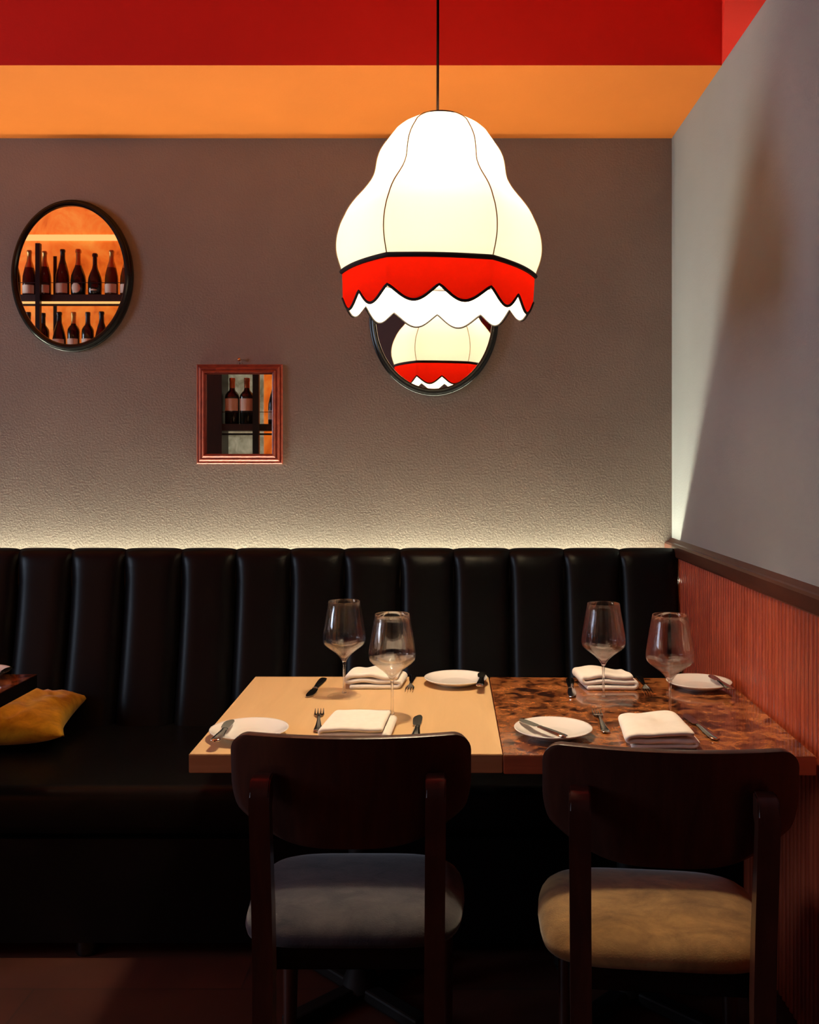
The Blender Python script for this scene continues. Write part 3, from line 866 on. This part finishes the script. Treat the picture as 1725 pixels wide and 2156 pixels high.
robj('shelf_light', bx(XA0+.001, XA1-.001, YP+.001, YP+.016, rz_(507, YP), rz_(495, YP)), M['rack_led'])
for xx, w_ in ((rx(90.5), .030), (rx(543), .042), (rx(90.5)-.62, .03)):
    robj('upright', bx(xx-w_/2, xx+w_/2, YBOT+.0555, YBOT+.085, 0, rz_(518) if xx < -2 else ZC-.02), M['blackmetal'])
robj('upright', bx(rx(119, YP)-.012, rx(119, YP)+.012, YP+.021, YP+.0245, 0, rz_(532)), M['blackmetal'])

BT = {
 'champagne': [(0, 0), (.041, 0), (.0445, .004), (.0445, .11), (.043, .135), (.036, .17), (.027, .205), (.0175, .235), (.0150, .255), (.0145, .29), (.017, .292), (.017, .305), (.0145, .31), (0, .31)],
 'bordeaux': [(0, 0), (.036, 0), (.0385, .004), (.0385, .175), (.036, .19), (.028, .205), (.018, .217), (.0145, .23), (.0140, .275), (.0155, .277), (.0155, .295), (.0145, .30), (0, .30)],
 'round': [(0, 0), (.043, 0), (.047, .004), (.0495, .06), (.050, .10), (.046, .13), (.036, .16), (.022, .195), (.0155, .225), (.0145, .25), (.0145, .283), (.0195, .285), (.0195, .300), (.015, .308), (0, .308)]}
def rad_at(pr, z):
    for (r0, z0_), (r1, z1_) in zip(pr, pr[1:]):
        if z0_ <= z <= z1_ and z1_ > z0_: return r0+(r1-r0)*(z-z0_)/(z1_-z0_)
    return pr[-1][0]
def bottle(X, Y, Z, kind, gmat, fmat, zf, lab, l0=.03, l1=.085, round_label=False, s=1.0, wide=1.0, group='wine bottles on the rack'):
    pr = BT[kind]
    r = thing('wine_bottle', lab, 'bottle', (X, Y, Z), math.pi/2*0, group); r.scale = (s*wide, s*wide, s)
    body = [p for p in pr if p[1] < zf]+[(rad_at(pr, zf), zf), (0, zf)]
    obj('bottle_body', lathe(body, 24), gmat, r, smooth=True, auto=60)
    foil = [(rad_at(pr, zf)+.0006, zf)]+[(q[0]+.0006 if q[0] > 0 else 0, q[1]+.0004) for q in pr if q[1] > zf]
    obj('foil', lathe(foil, 24), fmat, r, smooth=True, auto=60)
    # label on the front
    bm = bmesh.new(); n = 12; half = math.radians(62)
    if round_label:
        g = []
        zc = (l0+l1)/2; hz = (l1-l0)/2
        for i in range(n+1):
            an = -1+2*i/n; ex = math.sqrt(max(1-an*an, 0.0))
            row = []
            for q in (-1, 1):
                z = zc+q*hz*ex; rr = rad_at(pr, z)+.0009; th_ = math.pi/2+an*.62
                row.append(bm.verts.new((rr*math.cos(th_), rr*math.sin(th_), z)))
            g.append(row)
    else:
        g = []
        for i in range(n+1):
            th_ = math.pi/2-half+2*half*i/n
            g.append([bm.verts.new(((rad_at(pr, z)+.0009)*math.cos(th_), (rad_at(pr, z)+.0009)*math.sin(th_), z)) for z in (l0, l1)])
    for a, c in zip(g, g[1:]):
        try: bm.faces.new((a[0], c[0], c[1], a[1]))
        except ValueError: pass
    bmesh.ops.remove_doubles(bm, verts=bm.verts[:], dist=1e-6)
    obj('label_paper', bm, M['paper'], r, smooth=True)
    return r
D, Am, Ro = M['bottle_dark'], M['bottle_amber'], M['bottle_rose']
G, K, Cp = M['foil_gold'], M['foil_black'], M['foil_copper']
zs = ZSH[0]+.0006
up = 'upper row of bottles in the oval mirror'
bottle(rx(62), YBOT, zs, 'champagne', Ro, G, .19, 'gold-necked sparkling wine bottle, leftmost of the upper row in the oval mirror', .01, .068, s=.97, group=up)
bottle(rx(94), YBOT, zs, 'champagne', Ro, G, .20, 'wine bottle behind the black upright, upper row in the oval mirror', .015, .07, s=.95, group=up)
bottle(rx(132), YBOT, zs, 'champagne', Ro, K, .21, 'reddish bottle with a black neck and wide pale label, upper row in the oval mirror', .014, .078, s=.99, group=up)
bottle(rx(165), YBOT, zs, 'round', D, G, .20, 'bulbous black bottle with round pale label and gold neck, upper row', .012, .078, True, s=1.0, group=up)
bottle(rx(200), YBOT, zs, 'round', D, K, .22, 'dark bulbous bottle with black capped neck, upper row', .03, .042, True, s=.91, group=up)
bottle(rx(235), YBOT, zs, 'champagne', Am, G, .19, 'amber sparkling wine bottle with orange neck, right of the upper row', .014, .075, s=.97, group=up)
bottle(rx(267), YBOT, zs, 'champagne', Am, G, .19, 'amber bottle cut by the right rim of the oval mirror, upper row', .014, .075, s=.95, group=up)
bottle(rx(29), YBOT, zs, 'champagne', D, Cp, .19, 'bottle cut by the left rim of the oval mirror, upper row', .014, .075, s=.97, group=up)
zs = ZSH[1]+.0006
lo_ = 'lower row of bottles in the oval mirror'
for xp, kd, gm, fm, zf, lab, s in (
    (60, 'bordeaux', D, K, .22, 'leftmost bottle of the lower row in the oval mirror, half cut by the rim', 1.02),
    (91, 'bordeaux', D, K, .23, 'black bottle right behind the upright, lower row in the oval mirror', 1.0),
    (125, 'champagne', D, K, .25, 'sloping-shouldered dark bottle with a pale neck band, lower row', .99),
    (155, 'bordeaux', D, G, .225, 'dark bottle with a gold neck foil and cream label, lower row', 1.02),
    (185, 'bordeaux', D, K, .22, 'dark bottle with a black neck and pale pink label, lower row', 1.02),
    (214, 'champagne', Ro, K, .20, 'reddish sloping bottle at the right of the lower row', 1.0),
    (245, 'bordeaux', D, K, .22, 'dark bottle hidden past the right rim, lower row', 1.0)):
    if xp == 245: continue
    bottle(rx(xp), YBOT, zs, kd, gm, fm, zf, lab, .05, .125, s=s, group=lo_)
zs = ZSH[2]+.0006
sm = 'bottles in the small red-framed mirror'
bottle(rx(488), YBOT, zs, 'bordeaux', D, Cp, .235, 'dark bottle with copper neck foil and cream label, left in the small mirror', .085, .165, s=1.02, wide=1.22, group=sm)
bottle(rx(519), YBOT, zs, 'bordeaux', D, Cp, .235, 'dark bottle with copper neck foil and bright cream label, right in the small mirror', .085, .165, s=1.02, wide=1.22, group=sm)
bottle(rx(578), YBOT, zs, 'champagne', D, K, .22, 'dark bottle half cut by the right side of the small mirror frame', .03, .09, s=1.0, group=sm)

# ceiling downlights of the room behind the camera
for i, (x, y) in enumerate(((-.35, -.9), (-1.9, -.9), (-2.4, 1.9))):
    r = thing('ceiling_downlight', ['round ceiling spot above and behind the viewer', 'round ceiling spot further to the left behind the viewer', 'round ceiling spot above the left tables'][i], 'spotlight', (x, y, ZC-.0005))
    obj('housing', lathe([(.045, 0), (.052, 0), (.052, -.03), (.045, -.03)], 28, closed=True), M['blackmetal'], r, smooth=True, auto=40)
    obj('lens', lathe([(0, -.002), (.044, -.002), (.044, -.008), (0, -.008)], 28), M['downlight'], r)
    sd = bpy.data.lights.new('spot_light', 'SPOT'); sd.energy = DOWN_W; sd.color = (1, .66, .36); sd.spot_size = math.radians(85); sd.spot_blend = .6; sd.shadow_soft_size = .04
    so = bpy.data.objects.new('spot_light', sd); COL.objects.link(so); so.location = (x, y, ZC-.035)
